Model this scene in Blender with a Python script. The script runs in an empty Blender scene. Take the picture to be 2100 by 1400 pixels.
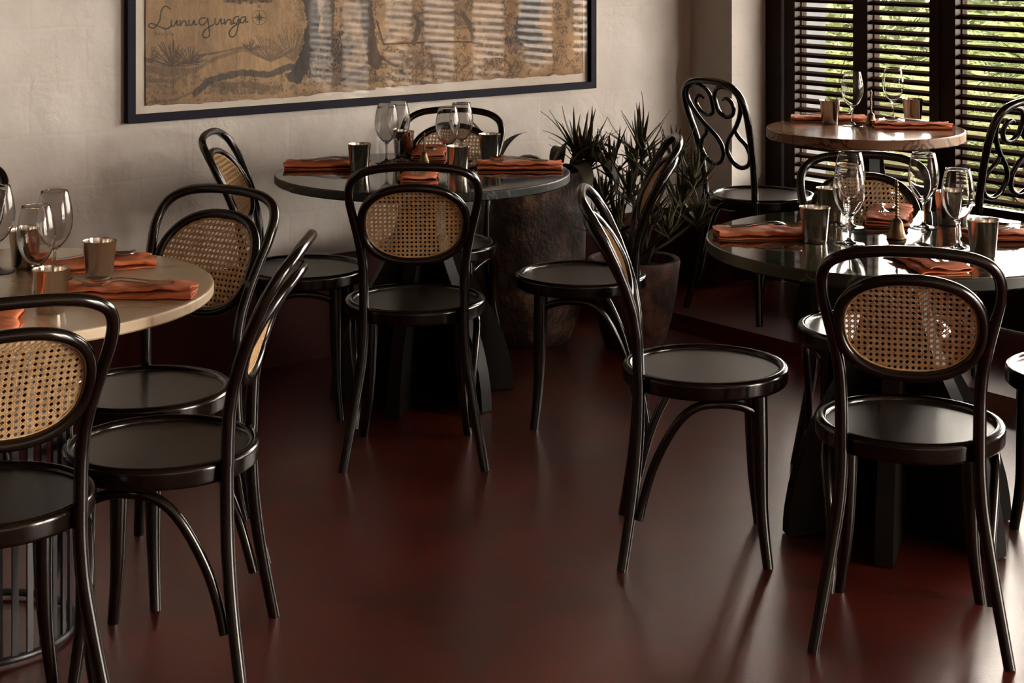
import bpy, math, random
import numpy as np
from mathutils import Vector, Matrix

random.seed(7)
PI = math.pi
SC = bpy.context.scene
COL = SC.collection

# ------------------------------------------------------------------ camera, world, sun, exposure
CAM_H = 1.56
FPX = 3500.0
YH = -143.0
cam_d = bpy.data.cameras.new('camera')
cam = bpy.data.objects.new('camera', cam_d)
COL.objects.link(cam)
cam.location = (0, 0, CAM_H)
cam.rotation_euler = (PI / 2, 0, 0)
cam_d.sensor_width = 36.0
cam_d.lens = 36.0 * FPX / 2100.0
cam_d.shift_x = 0.0
cam_d.shift_y = -(700.0 - YH) / 2100.0
cam_d.clip_end = 200
SC.camera = cam

w = bpy.data.worlds.new('world')
SC.world = w
w.use_nodes = True
bg = w.node_tree.nodes['Background']
bg.inputs[0].default_value = (1.0, 0.90, 0.77, 1)
bg.inputs[1].default_value = 26.0

def add_light(name, kind, loc, aim, energy, color, size=None, size_y=None, angle=None, spread=None):
    d = bpy.data.lights.new(name, kind)
    d.energy = energy
    d.color = color
    if kind == 'AREA':
        d.shape = 'RECTANGLE'
        d.size = size
        d.size_y = size_y
        if spread: d.spread = spread
    if angle: d.angle = angle
    o = bpy.data.objects.new(name, d)
    COL.objects.link(o)
    o.location = loc
    v = Vector(aim)
    o.rotation_euler = v.to_track_quat('-Z', 'Y').to_euler()
    return o

# room directions: U runs along the left wall (away from camera), V along the shuttered wall (toward camera, right)
U = Vector((.7826, .6225, 0))
V = Vector((.6225, -.7826, 0))
P0 = Vector((-.79, 6.149, 0))
CORNER = Vector((.773, 7.392, 0))
CEIL = 2.9
def along_v(s, off=0.0, z=0.0):
    return CORNER + V * s + U * off + Vector((0, 0, z))

add_light('sun', 'SUN', (6, 6, 8), (-.62, -.22, -.76), 20.0, (1.0, .84, .52), angle=.02)
# daylight coming through the two open doorways beyond the right edge of the photograph
add_light('doorway_daylight_a', 'AREA', along_v(6.35, .10, 1.35), -U, 60, (1.0, .86, .70), 1.7, 2.3)
add_light('doorway_daylight_b', 'AREA', along_v(8.55, .10, 1.35), -U, 300, (1.0, .90, .78), 1.7, 2.3)
add_light('rear_fill_light', 'AREA', (1.5, -1.9, 1.9), (0, 1, -.12), 3, (.95, .97, 1.0), 2.2, 1.2)  # added fill behind the camera; the rear wall is solid, without a window

SC.view_settings.view_transform = 'Standard'
SC.view_settings.look = 'None'
SC.view_settings.gamma = 1.0
SC.view_settings.use_curve_mapping = False
SC.view_settings.exposure = 0.75
try:
    SC.cycles.caustics_reflective = False
    SC.cycles.caustics_refractive = False
    SC.cycles.sample_clamp_indirect = 4.0
    SC.cycles.max_bounces = 14
    SC.cycles.transparent_max_bounces = 24
except Exception:
    pass

# ------------------------------------------------------------------ materials
def mat(name):
    m = bpy.data.materials.new(name)
    m.use_nodes = True
    nt = m.node_tree
    return m, nt, nt.nodes['Principled BSDF']

def N(nt, t, **kw):
    n = nt.nodes.new(t)
    for k, v in kw.items():
        if k.startswith('i_'):
            n.inputs[k[2:].replace('_', ' ')].default_value = v
        else:
            setattr(n, k, v)
    return n

def ramp(nt, stops):
    r = nt.nodes.new('ShaderNodeValToRGB')
    e = r.color_ramp.elements
    while len(e) < len(stops): e.new(.5)
    for el, (p, c) in zip(e, stops):
        el.position = p
        el.color = (*c, 1) if len(c) == 3 else c
    return r

def simple(name, col, rough=.5, metal=0.0, coat=0.0, bump=None, var=None, spec=None):
    m, nt, b = mat(name)
    b.inputs['Base Color'].default_value = (*col, 1)
    b.inputs['Roughness'].default_value = rough
    b.inputs['Metallic'].default_value = metal
    b.inputs['Coat Weight'].default_value = coat
    if spec is not None: b.inputs['Specular IOR Level'].default_value = spec
    tc = N(nt, 'ShaderNodeTexCoord')
    if var:
        sc, amt = var
        no = N(nt, 'ShaderNodeTexNoise', i_Scale=sc, i_Detail=6.0)
        nt.links.new(tc.outputs['Object'], no.inputs['Vector'])
        r = ramp(nt, [(.3, [c * (1 - amt) for c in col]), (.7, [min(1, c * (1 + amt)) for c in col])])
        nt.links.new(no.outputs['Fac'], r.inputs[0])
        nt.links.new(r.outputs[0], b.inputs['Base Color'])
    if bump:
        sc, st, dist = bump
        no = N(nt, 'ShaderNodeTexNoise', i_Scale=sc, i_Detail=5.0)
        nt.links.new(tc.outputs['Object'], no.inputs['Vector'])
        bp = N(nt, 'ShaderNodeBump', i_Strength=st, i_Distance=dist)
        nt.links.new(no.outputs['Fac'], bp.inputs['Height'])
        nt.links.new(bp.outputs[0], b.inputs['Normal'])
    return m

def wall_material():
    m, nt, b = mat('painted_brick')
    L = nt.links.new
    tc = N(nt, 'ShaderNodeTexCoord')
    mp = N(nt, 'ShaderNodeMapping')
    mp.inputs['Rotation'].default_value = (PI / 2, 0, 0)
    L(tc.outputs['Object'], mp.inputs['Vector'])
    wob = N(nt, 'ShaderNodeTexNoise', i_Scale=5.0, i_Detail=3.0)
    L(tc.outputs['Object'], wob.inputs['Vector'])
    wm = N(nt, 'ShaderNodeMixRGB', blend_type='ADD'); wm.inputs[0].default_value = .03
    L(mp.outputs[0], wm.inputs[1]); L(wob.outputs['Color'], wm.inputs[2])
    br = N(nt, 'ShaderNodeTexBrick')
    br.inputs['Scale'].default_value = 1.0
    br.inputs['Brick Width'].default_value = .39
    br.inputs['Row Height'].default_value = .175
    br.inputs['Mortar Size'].default_value = .010
    br.inputs['Mortar Smooth'].default_value = 1.0
    L(wm.outputs[0], br.inputs['Vector'])
    n1 = N(nt, 'ShaderNodeTexNoise', i_Scale=5.0, i_Detail=5.0, i_Roughness=.5)
    n2 = N(nt, 'ShaderNodeTexNoise', i_Scale=34.0, i_Detail=6.0, i_Roughness=.65)
    mu = N(nt, 'ShaderNodeTexMusgrave') if False else N(nt, 'ShaderNodeTexVoronoi', i_Scale=9.0, feature='DISTANCE_TO_EDGE')
    for n in (n1, n2): L(tc.outputs['Object'], n.inputs['Vector'])
    # trowel ridges: stretched distorted noise
    mp2 = N(nt, 'ShaderNodeMapping'); mp2.inputs['Scale'].default_value = (3.0, 3.0, 8.0)
    L(tc.outputs['Object'], mp2.inputs['Vector'])
    n3 = N(nt, 'ShaderNodeTexNoise', i_Scale=2.2, i_Detail=3.0, i_Distortion=2.2)
    L(mp2.outputs[0], n3.inputs['Vector'])
    r3 = ramp(nt, [(.46, (0, 0, 0)), (.5, (1, 1, 1)), (.54, (0, 0, 0))])
    L(n3.outputs['Fac'], r3.inputs[0])
    a1 = N(nt, 'ShaderNodeMath', operation='MULTIPLY_ADD'); a1.inputs[1].default_value = -.06
    L(br.outputs['Fac'], a1.inputs[0])
    s1 = N(nt, 'ShaderNodeMath', operation='MULTIPLY'); s1.inputs[1].default_value = 1.5
    L(n1.outputs['Fac'], s1.inputs[0]); L(s1.outputs[0], a1.inputs[2])
    a2 = N(nt, 'ShaderNodeMath', operation='MULTIPLY_ADD'); a2.inputs[1].default_value = .10
    L(n2.outputs['Fac'], a2.inputs[0]); L(a1.outputs[0], a2.inputs[2])
    a3 = N(nt, 'ShaderNodeMath', operation='MULTIPLY_ADD'); a3.inputs[1].default_value = .0
    L(r3.outputs[0], a3.inputs[0]); L(a2.outputs[0], a3.inputs[2])
    bp = N(nt, 'ShaderNodeBump', i_Strength=.7, i_Distance=.010)
    L(a3.outputs[0], bp.inputs['Height']); L(bp.outputs[0], b.inputs['Normal'])
    msk = N(nt, 'ShaderNodeTexNoise', i_Scale=2.3, i_Detail=2.0)
    L(tc.outputs['Object'], msk.inputs['Vector'])
    mr = ramp(nt, [(.50, (0, 0, 0)), (.66, (1, 1, 1))])
    L(msk.outputs['Fac'], mr.inputs[0])
    n5 = N(nt, 'ShaderNodeTexNoise', i_Scale=16.0, i_Detail=6.0, i_Roughness=.6, i_Distortion=.5)
    L(tc.outputs['Object'], n5.inputs['Vector'])
    m5 = N(nt, 'ShaderNodeMath', operation='MULTIPLY'); L(n5.outputs['Fac'], m5.inputs[0]); L(mr.outputs[0], m5.inputs[1])
    a5 = N(nt, 'ShaderNodeMath', operation='MULTIPLY_ADD'); a5.inputs[1].default_value = 1.3
    L(m5.outputs[0], a5.inputs[0]); L(a2.outputs[0], a5.inputs[2]); L(a5.outputs[0], bp.inputs['Height'])
    cr = ramp(nt, [(.3, (.52, .475, .43)), (.7, (.62, .58, .535))])
    L(n1.outputs['Fac'], cr.inputs[0]); L(cr.outputs[0], b.inputs['Base Color'])
    b.inputs['Roughness'].default_value = .55
    return m

def floor_material():
    m, nt, b = mat('oxblood_polished_concrete')
    L = nt.links.new
    tc = N(nt, 'ShaderNodeTexCoord')
    n1 = N(nt, 'ShaderNodeTexNoise', i_Scale=2.2, i_Detail=10.0, i_Roughness=.66, i_Distortion=.4)
    n2 = N(nt, 'ShaderNodeTexNoise', i_Scale=160.0, i_Detail=3.0)
    n3 = N(nt, 'ShaderNodeTexNoise', i_Scale=4.0, i_Detail=3.0)
    for n in (n1, n2, n3): L(tc.outputs['Object'], n.inputs['Vector'])
    cr = ramp(nt, [(.34, (.058, .0055, .0032)), (.50, (.092, .0090, .0052)), (.68, (.140, .020, .013))])
    L(n1.outputs['Fac'], cr.inputs[0]); L(cr.outputs[0], b.inputs['Base Color'])
    rr = ramp(nt, [(.3, (.285,) * 3), (.75, (.34,) * 3)])
    L(n3.outputs['Fac'], rr.inputs[0]); L(rr.outputs[0], b.inputs['Roughness'])
    ad = N(nt, 'ShaderNodeMath', operation='MULTIPLY_ADD'); ad.inputs[1].default_value = 0.0
    L(n3.outputs['Fac'], ad.inputs[0]); L(n2.outputs['Fac'], ad.inputs[2])
    bp = N(nt, 'ShaderNodeBump', i_Strength=.5, i_Distance=.0008)
    L(ad.outputs[0], bp.inputs['Height']); L(bp.outputs[0], b.inputs['Normal'])
    b.inputs['Specular IOR Level'].default_value = 1.0
    b.inputs['Coat Weight'].default_value = .35
    b.inputs['Coat IOR'].default_value = 1.6
    b.inputs['Coat Roughness'].default_value = .29
    pass
    return m

def grain_material():
    m, nt, b = mat('dark_stained_seat_veneer')
    L = nt.links.new
    tc = N(nt, 'ShaderNodeTexCoord')
    mp = N(nt, 'ShaderNodeMapping'); mp.inputs['Scale'].default_value = (5.0, 1.2, 1.0)
    L(tc.outputs['Object'], mp.inputs['Vector'])
    wv = N(nt, 'ShaderNodeTexWave', i_Scale=4.5, i_Distortion=9.0, i_Detail=3.0)
    wv.inputs['Detail Scale'].default_value = 1.2
    L(mp.outputs[0], wv.inputs['Vector'])
    cr = ramp(nt, [(.2, (.009, .005, .0035)), (.8, (.036, .021, .013))])
    L(wv.outputs['Fac'], cr.inputs[0]); L(cr.outputs[0], b.inputs['Base Color'])
    rr = ramp(nt, [(.2, (.28,) * 3), (.9, (.31,) * 3)])
    L(wv.outputs['Fac'], rr.inputs[0]); L(rr.outputs[0], b.inputs['Roughness'])
    b.inputs['Specular IOR Level'].default_value = 1.0
    return m

def marble(name, c0, c1, vein, scale=3.0, rough=.06, vscale=4.0, width=.03, spec=.6):
    m, nt, b = mat(name)
    L = nt.links.new
    tc = N(nt, 'ShaderNodeTexCoord')
    n1 = N(nt, 'ShaderNodeTexNoise', i_Scale=scale, i_Detail=9.0, i_Distortion=.8)
    L(tc.outputs['Object'], n1.inputs['Vector'])
    cr = ramp(nt, [(.3, c0), (.7, c1)])
    L(n1.outputs['Fac'], cr.inputs[0])
    n2 = N(nt, 'ShaderNodeTexNoise', i_Scale=vscale, i_Detail=5.0, i_Distortion=1.5)
    L(tc.outputs['Object'], n2.inputs['Vector'])
    vr = ramp(nt, [(.5 - width, (0, 0, 0)), (.5, (1, 1, 1)), (.5 + width, (0, 0, 0))])
    L(n2.outputs['Fac'], vr.inputs[0])
    mx = N(nt, 'ShaderNodeMixRGB')
    L(vr.outputs[0], mx.inputs[0]); L(cr.outputs[0], mx.inputs[1]); mx.inputs[2].default_value = (*vein, 1)
    L(mx.outputs[0], b.inputs['Base Color'])
    b.inputs['Roughness'].default_value = rough
    b.inputs['Specular IOR Level'].default_value = spec
    return m

def rust_material(name, a, bcol, c):
    m, nt, b = mat(name)
    L = nt.links.new
    tc = N(nt, 'ShaderNodeTexCoord')
    mp = N(nt, 'ShaderNodeMapping'); mp.inputs['Scale'].default_value = (1, 1, .85)
    L(tc.outputs['Object'], mp.inputs['Vector'])
    n1 = N(nt, 'ShaderNodeTexNoise', i_Scale=9.0, i_Detail=10.0, i_Roughness=.68, i_Distortion=.3)
    n2 = N(nt, 'ShaderNodeTexNoise', i_Scale=60.0, i_Detail=6.0)
    L(mp.outputs[0], n1.inputs['Vector']); L(mp.outputs[0], n2.inputs['Vector'])
    cr = ramp(nt, [(.40, a), (.52, bcol), (.62, c)])
    L(n1.outputs['Fac'], cr.inputs[0]); L(cr.outputs[0], b.inputs['Base Color'])
    bp = N(nt, 'ShaderNodeBump', i_Strength=.8, i_Distance=.006)
    ad = N(nt, 'ShaderNodeMath', operation='ADD')
    L(n1.outputs['Fac'], ad.inputs[0]); L(n2.outputs['Fac'], ad.inputs[1])
    L(ad.outputs[0], bp.inputs['Height']); L(bp.outputs[0], b.inputs['Normal'])
    b.inputs['Roughness'].default_value = .62
    return m

def cane_material():
    m, nt, b = mat('woven_cane')
    L = nt.links.new
    tc = N(nt, 'ShaderNodeTexCoord')
    n1 = N(nt, 'ShaderNodeTexNoise', i_Scale=90.0, i_Detail=3.0)
    L(tc.outputs['Object'], n1.inputs['Vector'])
    cr = ramp(nt, [(.3, (.42, .25, .11)), (.7, (.66, .46, .25))])
    L(n1.outputs['Fac'], cr.inputs[0]); L(cr.outputs[0], b.inputs['Base Color'])
    b.inputs['Roughness'].default_value = .42
    return m

def glass_material():
    m, nt, b = mat('clear_glass')
    b.inputs['Base Color'].default_value = (1, 1, 1, 1)
    b.inputs['Roughness'].default_value = 0.0
    b.inputs['IOR'].default_value = 1.34
    b.inputs['Transmission Weight'].default_value = 1.0
    return m

def pane_material():
    m, nt, b = mat('picture_glass')
    nt.nodes.remove(b)
    out = nt.nodes['Material Output']
    tr = N(nt, 'ShaderNodeBsdfTransparent'); gl = N(nt, 'ShaderNodeBsdfGlossy')
    gl.inputs['Roughness'].default_value = .03
    fr = N(nt, 'ShaderNodeFresnel'); fr.inputs['IOR'].default_value = 1.13
    mx = N(nt, 'ShaderNodeMixShader')
    nt.links.new(fr.outputs[0], mx.inputs[0]); nt.links.new(tr.outputs[0], mx.inputs[1]); nt.links.new(gl.outputs[0], mx.inputs[2])
    nt.links.new(mx.outputs[0], out.inputs['Surface'])
    return m

def leaf_material(name, c0, c1, trans=.0, rough=.45):
    m, nt, b = mat(name)
    L = nt.links.new
    tc = N(nt, 'ShaderNodeTexCoord')
    n1 = N(nt, 'ShaderNodeTexNoise', i_Scale=6.0, i_Detail=4.0)
    L(tc.outputs['Object'], n1.inputs['Vector'])
    cr = ramp(nt, [(.3, c0), (.7, c1)])
    L(n1.outputs['Fac'], cr.inputs[0]); L(cr.outputs[0], b.inputs['Base Color'])
    b.inputs['Roughness'].default_value = rough
    if trans > .25: b.inputs['Specular IOR Level'].default_value = .12
    if trans:
        out = nt.nodes['Material Output']
        t = N(nt, 'ShaderNodeBsdfTranslucent'); mx = N(nt, 'ShaderNodeMixShader'); mx.inputs[0].default_value = trans
        L(cr.outputs[0], t.inputs['Color'])
        L(b.outputs[0], mx.inputs[1]); L(t.outputs[0], mx.inputs[2]); L(mx.outputs[0], out.inputs['Surface'])
    return m

def steel_material():
    m, nt, b = mat('brushed_steel')
    L = nt.links.new
    b.inputs['Base Color'].default_value = (.80, .74, .66, 1)
    b.inputs['Metallic'].default_value = 1.0
    b.inputs['Roughness'].default_value = .14
    tc = N(nt, 'ShaderNodeTexCoord')
    mp = N(nt, 'ShaderNodeMapping'); mp.inputs['Scale'].default_value = (1, 1, 60)
    L(tc.outputs['Object'], mp.inputs['Vector'])
    n1 = N(nt, 'ShaderNodeTexNoise', i_Scale=14.0, i_Detail=3.0)
    L(mp.outputs[0], n1.inputs['Vector'])
    bp = N(nt, 'ShaderNodeBump', i_Strength=.12, i_Distance=.0006)
    L(n1.outputs['Fac'], bp.inputs['Height']); L(bp.outputs[0], b.inputs['Normal'])
    return m

def art_material():
    m, nt, b = mat('ink_on_aged_paper')
    L = nt.links.new
    at = N(nt, 'ShaderNodeAttribute', attribute_name='paint')
    L(at.outputs['Color'], b.inputs['Base Color'])
    tc = N(nt, 'ShaderNodeTexCoord')
    mp = N(nt, 'ShaderNodeMapping'); mp.inputs['Scale'].default_value = (9, 1, 4)
    L(tc.outputs['Object'], mp.inputs['Vector'])
    n1 = N(nt, 'ShaderNodeTexNoise', i_Scale=1.6, i_Detail=6.0, i_Distortion=.5)
    L(mp.outputs[0], n1.inputs['Vector'])
    bp = N(nt, 'ShaderNodeBump', i_Strength=.6, i_Distance=.02)
    L(n1.outputs['Fac'], bp.inputs['Height']); L(bp.outputs[0], b.inputs['Normal'])
    b.inputs['Roughness'].default_value = .7
    return m

M = {}
M['wall'] = wall_material()
M['floor'] = floor_material()
M['skirt'] = simple('dark_oxblood_paint', (.050, .0055, .0034), .6, bump=(30, .2, .003), var=(4, .25), spec=.2)
M['ceiling'] = simple('ceiling_plaster', (.22, .15, .10), .8, bump=(12, .2, .005))
M['plain_wall'] = simple('rear_wall_plaster', (.16, .12, .09), .7, bump=(12, .2, .005))
M['wood'] = simple('dark_bent_beech', (.0055, .0028, .0018), .17, bump=(26, .04, .002), spec=.5)
M['seat'] = grain_material()
M['cane'] = cane_material()
M['shutter'] = simple('dark_shutter_wood', (.022, .012, .009), .45, bump=(30, .12, .002), var=(8, .25), spec=.08)
M['slat'] = simple('shutter_slat_wood', (.020, .012, .009), .60, bump=(30, .1, .002), var=(8, .2), spec=0)
M['strip'] = simple('sunlit_reeded_stile', (.050, .038, .033), .9, spec=0)  # sunlight on the dark stile's side, put into a paler colour
M['marble_green'] = marble('dark_green_marble', (.012, .015, .011), (.036, .042, .030), (.16, .16, .12), 5.0, .045, 3.4, .012, .7)
M['marble_blue'] = marble('slate_green_marble', (.012, .018, .018), (.026, .034, .032), (.10, .11, .10), 4.0, .05, 2.4, .010, .75)
M['marble_cream'] = marble('cream_marble', (.50, .39, .26), (.60, .48, .34), (.42, .32, .21), 3.0, .16, 2.0, .02, .5)
M['marble_brown'] = marble('veined_brown_marble', (.20, .10, .055), (.36, .205, .125), (.035, .015, .009), 6.0, .14, 7.0, .045, .35)
M['base_wood'] = simple('black_stained_base', (.006, .004, .003), .45, bump=(20, .1, .002), spec=.22)
M['base_metal'] = simple('black_coated_steel', (.018, .017, .022), .4)
M['steel'] = steel_material()
M['cutlery'] = simple('polished_cutlery_steel', (.62, .58, .54), .14, 1.0)
M['brass'] = simple('aged_brass', (.17, .115, .07), .38, 1.0, bump=(60, .2, .001), var=(30, .35))
M['glass'] = glass_material()
M['pane'] = pane_material()
M['napkin'] = simple('rust_orange_linen', (.60, .165, .060), .85, bump=(220, .25, .0008), var=(14, .12))
M['frame'] = simple('blue_black_frame', (.012, .011, .020), .5, spec=.06)
M['mat_board'] = simple('cream_mat_board', (.66, .60, .52), .8)
M['art'] = art_material()
M['urn'] = rust_material('weathered_rust_glaze', (.016, .009, .006), (.070, .036, .022), (.20, .125, .080))
M['pot'] = rust_material('dark_rust_glaze', (.016, .007, .005), (.080, .028, .020), (.18, .085, .060))
M['soil'] = simple('soil', (.02, .013, .009), .95, bump=(60, .8, .01))
M['leaf_dark'] = leaf_material('dark_strap_leaf', (.026, .024, .011), (.060, .054, .024), .1, .5)
M['leaf_spike'] = leaf_material('spiky_leaf', (.038, .034, .013), (.100, .086, .032), .12, .6)
M['leaf_out'] = leaf_material('garden_palm_leaf', (.016, .027, .009), (.058, .066, .024), .4, .9)
M['leaf_out2'] = leaf_material('garden_shrub_leaf', (.014, .020, .007), (.036, .044, .018), .3, .8)
M['bark'] = simple('bark', (.20, .13, .08), .9, bump=(20, .8, .02))
M['stem'] = simple('plant_stem', (.05, .04, .02), .8)
M['white_ext'] = simple('pale_rendered_wall', (.14, .165, .185), .8, spec=0)
M['paving'] = simple('pale_paving', (.026, .026, .015), .95, var=(3, .3), spec=0)

# ------------------------------------------------------------------ mesh helpers
class MB:
    def __init__(s):
        s.v = []; s.f = []
    def add(s, vs, fs):
        o = len(s.v)
        s.v += [tuple(p) for p in vs]
        s.f += [tuple(i + o for i in f) for f in fs]
        return s
    def box(s, lo, hi, M_=None):
        x0, y0, z0 = lo; x1, y1, z1 = hi
        vs = [(x0, y0, z0), (x1, y0, z0), (x1, y1, z0), (x0, y1, z0), (x0, y0, z1), (x1, y0, z1), (x1, y1, z1), (x0, y1, z1)]
        if M_ is not None: vs = [M_ @ Vector(p) for p in vs]
        return s.add(vs, [(0, 3, 2, 1), (4, 5, 6, 7), (0, 1, 5, 4), (1, 2, 6, 5), (2, 3, 7, 6), (3, 0, 4, 7)])
    def lathe(s, prof, n=48, center=(0, 0, 0), closed=False):
        cx, cy, cz = center
        vs = []; fs = []
        k = len(prof)
        for i in range(n):
            a = 2 * PI * i / n
            c, si = math.cos(a), math.sin(a)
            for r, z in prof: vs.append((cx + r * c, cy + r * si, cz + z))
        m = k if closed else k - 1
        for i in range(n):
            j = (i + 1) % n
            for q in range(m):
                q2 = (q + 1) % k
                fs.append((i * k + q, j * k + q, j * k + q2, i * k + q2))
        return s.add(vs, fs)
    def tube(s, pts, rad, n=10, closed=False, cap=True, flat=1.0):
        pts = [Vector(p) for p in pts]
        m = len(pts)
        if not hasattr(rad, '__len__'): rad = [rad] * m
        tang = []
        for i in range(m):
            if closed: t = pts[(i + 1) % m] - pts[i - 1]
            else: t = pts[min(i + 1, m - 1)] - pts[max(i - 1, 0)]
            tang.append(t.normalized() if t.length > 1e-9 else Vector((0, 0, 1)))
        ref = Vector((0, 1, 0)) if abs(tang[0].y) < .9 else Vector((1, 0, 0))
        nrm = (ref - tang[0] * ref.dot(tang[0])).normalized()
        frames = []
        for i in range(m):
            if i:
                q = tang[i - 1].rotation_difference(tang[i])
                nrm = q @ nrm
                nrm = (nrm - tang[i] * nrm.dot(tang[i])).normalized()
            frames.append((nrm.copy(), tang[i].cross(nrm)))
        vs = []; fs = []
        for i in range(m):
            a_, b_ = frames[i]
            for k in range(n):
                t = 2 * PI * k / n
                vs.append(pts[i] + a_ * (math.cos(t) * rad[i] * flat) + b_ * (math.sin(t) * rad[i]))
        for i in range(m if closed else m - 1):
            j = (i + 1) % m
            for k in range(n):
                k2 = (k + 1) % n
                fs.append((i * n + k, i * n + k2, j * n + k2, j * n + k))
        if cap and not closed:
            fs.append(tuple(reversed(range(n))))
            fs.append(tuple((m - 1) * n + k for k in range(n)))
        return s.add(vs, fs)
    def prism(s, outline, y0, y1, M_=None):
        n = len(outline)
        vs = [(x, y0, z) for x, z in outline] + [(x, y1, z) for x, z in outline]
        if M_ is not None: vs = [M_ @ Vector(p) for p in vs]
        fs = [tuple(range(n)), tuple(reversed(range(n, 2 * n)))]
        for i in range(n):
            j = (i + 1) % n
            fs.append((j, i, i + n, j + n))
        return s.add(vs, fs)
    def mesh(s, name, m, smooth=35):
        me = bpy.data.meshes.new(name)
        me.from_pydata(s.v, [], s.f)
        me.materials.append(m)
        if smooth:
            me.polygons.foreach_set('use_smooth', [True] * len(me.polygons))
            me.set_sharp_from_angle(angle=math.radians(smooth))
        me.validate(); me.update()
        return me

def link(name, me, parent=None, loc=None, rz=0.0):
    o = bpy.data.objects.new(name, me)
    COL.objects.link(o)
    if parent is not None: o.parent = parent
    if loc is not None: o.location = loc
    if rz: o.rotation_euler = (0, 0, rz)
    return o

def part(name, mb, m, parent, smooth=35, bevel=None):
    o = link(name, mb.mesh(name, m, smooth), parent)
    if bevel:
        b = o.modifiers.new('bevel', 'BEVEL'); b.width = bevel; b.segments = 2; b.limit_method = 'ANGLE'
    return o

def tag(o, label, cat, group=None):
    o['label'] = label
    o['category'] = cat
    if group: o['group'] = group
    return o

def thing(name, label, cat, loc=(0, 0, 0), rz=0.0, group=None):
    o = link(name, None, None, loc, rz)
    o.empty_display_size = .1
    return tag(o, label, cat, group)

def struct(name, mb, m, loc=None, rz=0.0, smooth=0, parent=None):
    o = link(name, mb.mesh(name, m, smooth), parent, loc, rz)
    o['kind'] = 'structure'
    return o

def dup(root, loc, rz, label, group=None):
    r = root.copy(); COL.objects.link(r)
    r.location = loc; r.rotation_euler = (0, 0, rz)
    r['label'] = label
    if group: r['group'] = group
    for ch in root.children:
        c = ch.copy(); COL.objects.link(c); c.parent = r
        for g in ch.children:
            d = g.copy(); COL.objects.link(d); d.parent = c
    return r

def catmull(pts, per=6, closed=False):
    P = [Vector(p) for p in pts]
    n = len(P)
    out = []
    rng = range(n if closed else n - 1)
    for i in rng:
        if closed: a, b, c, d = P[i - 1], P[i], P[(i + 1) % n], P[(i + 2) % n]
        else: a, b, c, d = P[max(i - 1, 0)], P[i], P[i + 1], P[min(i + 2, n - 1)]
        for k in range(per):
            t = k / per
            out.append(.5 * ((2 * b) + (c - a) * t + (2 * a - 5 * b + 4 * c - d) * t * t + (3 * b - a - 3 * c + d) * t ** 3))
    if not closed: out.append(P[-1])
    return out

def lerp_table(tab, x):
    if x <= tab[0][0]: return tab[0][1]
    for (a, fa), (b, fb) in zip(tab, tab[1:]):
        if x <= b:
            t = (x - a) / (b - a)
            return fa + (fb - fa) * t
    return tab[-1][1]

def px2world(px, py, z):
    s = (py - YH) / (CAM_H - z)
    return Vector(((px - 1050) / s, FPX / s, z))

# ------------------------------------------------------------------ room shell
ANG_L = math.atan2(U.y, U.x)
ANG_W = math.atan2(V.y, V.x)
SK = .374
PLAT = .068

fl = MB(); fl.box((-12, -3, -.1), (8.5, 8.2, 0))
struct('floor', fl, M['floor'])

lw = MB(); lw.box((-14, 0, SK), (2.29, .25, CEIL))
struct('wall_left', lw, M['wall'], P0, ANG_L)
lb = MB(); lb.box((-14, -.003, 0), (2.29, .25, SK))
struct('baseboard_left', lb, M['skirt'], P0, ANG_L)

# shuttered wall, local x = along V, local y = outward
JD = .215
OPEN0, OPEN1 = .248, .248 + 3.40
DOORS = ((5.5, 7.2), (7.7, 9.4))
ww = MB()
def ww_box(s0, s1, z0, z1): ww.box((s0, 0, z0), (s1, .30, z1))
ww_box(0, OPEN0, SK, CEIL)
ww_box(OPEN0, OPEN1, 2.45, CEIL)
ww_box(OPEN1, DOORS[0][0], SK, CEIL)
ww_box(DOORS[0][0], DOORS[0][1], 2.5, CEIL)
ww_box(DOORS[0][1], DOORS[1][0], SK, CEIL)
ww_box(DOORS[1][0], DOORS[1][1], 2.5, CEIL)
ww_box(DOORS[1][1], 12.5, SK, CEIL)
struct('wall_right', ww, M['wall'], CORNER, ANG_W)
wb = MB()
for a, b in ((0, OPEN0), (OPEN1, DOORS[0][0]), (DOORS[0][1], DOORS[1][0]), (DOORS[1][1], 12.5)):
    wb.box((a, -.003, 0), (b, .30, SK))
struct('baseboard_right', wb, M['skirt'], CORNER, ANG_W)
rw = MB(); rw.box((-12, -2.3, 0), (8.5, -2.05, CEIL))
struct('wall_rear', rw, M['plain_wall'])
ce = MB(); ce.box((-12, -3, CEIL), (8.5, 8.4, CEIL + .1))
struct('ceiling', ce, M['ceiling'])

# shutters: folding louvred leaves in the frame plane (origin F)
F = CORNER + V * OPEN0 + U * JD
jf = MB()
jf.box((0, -.01, 0), (.090, .09, 2.45)); jf.box((3.385, -.01, 0), (3.40, .09, 2.45)); jf.box((.09, -.01, 2.36), (3.385, .09, 2.45))
struct('trim_1', jf, M['shutter'], F, ANG_W)
th = MB(); th.box((-OPEN0 + .004, -.78, .0), (3.40, .12, PLAT))
struct('floor_raised', th, M['floor'], F, ANG_W)

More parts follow.
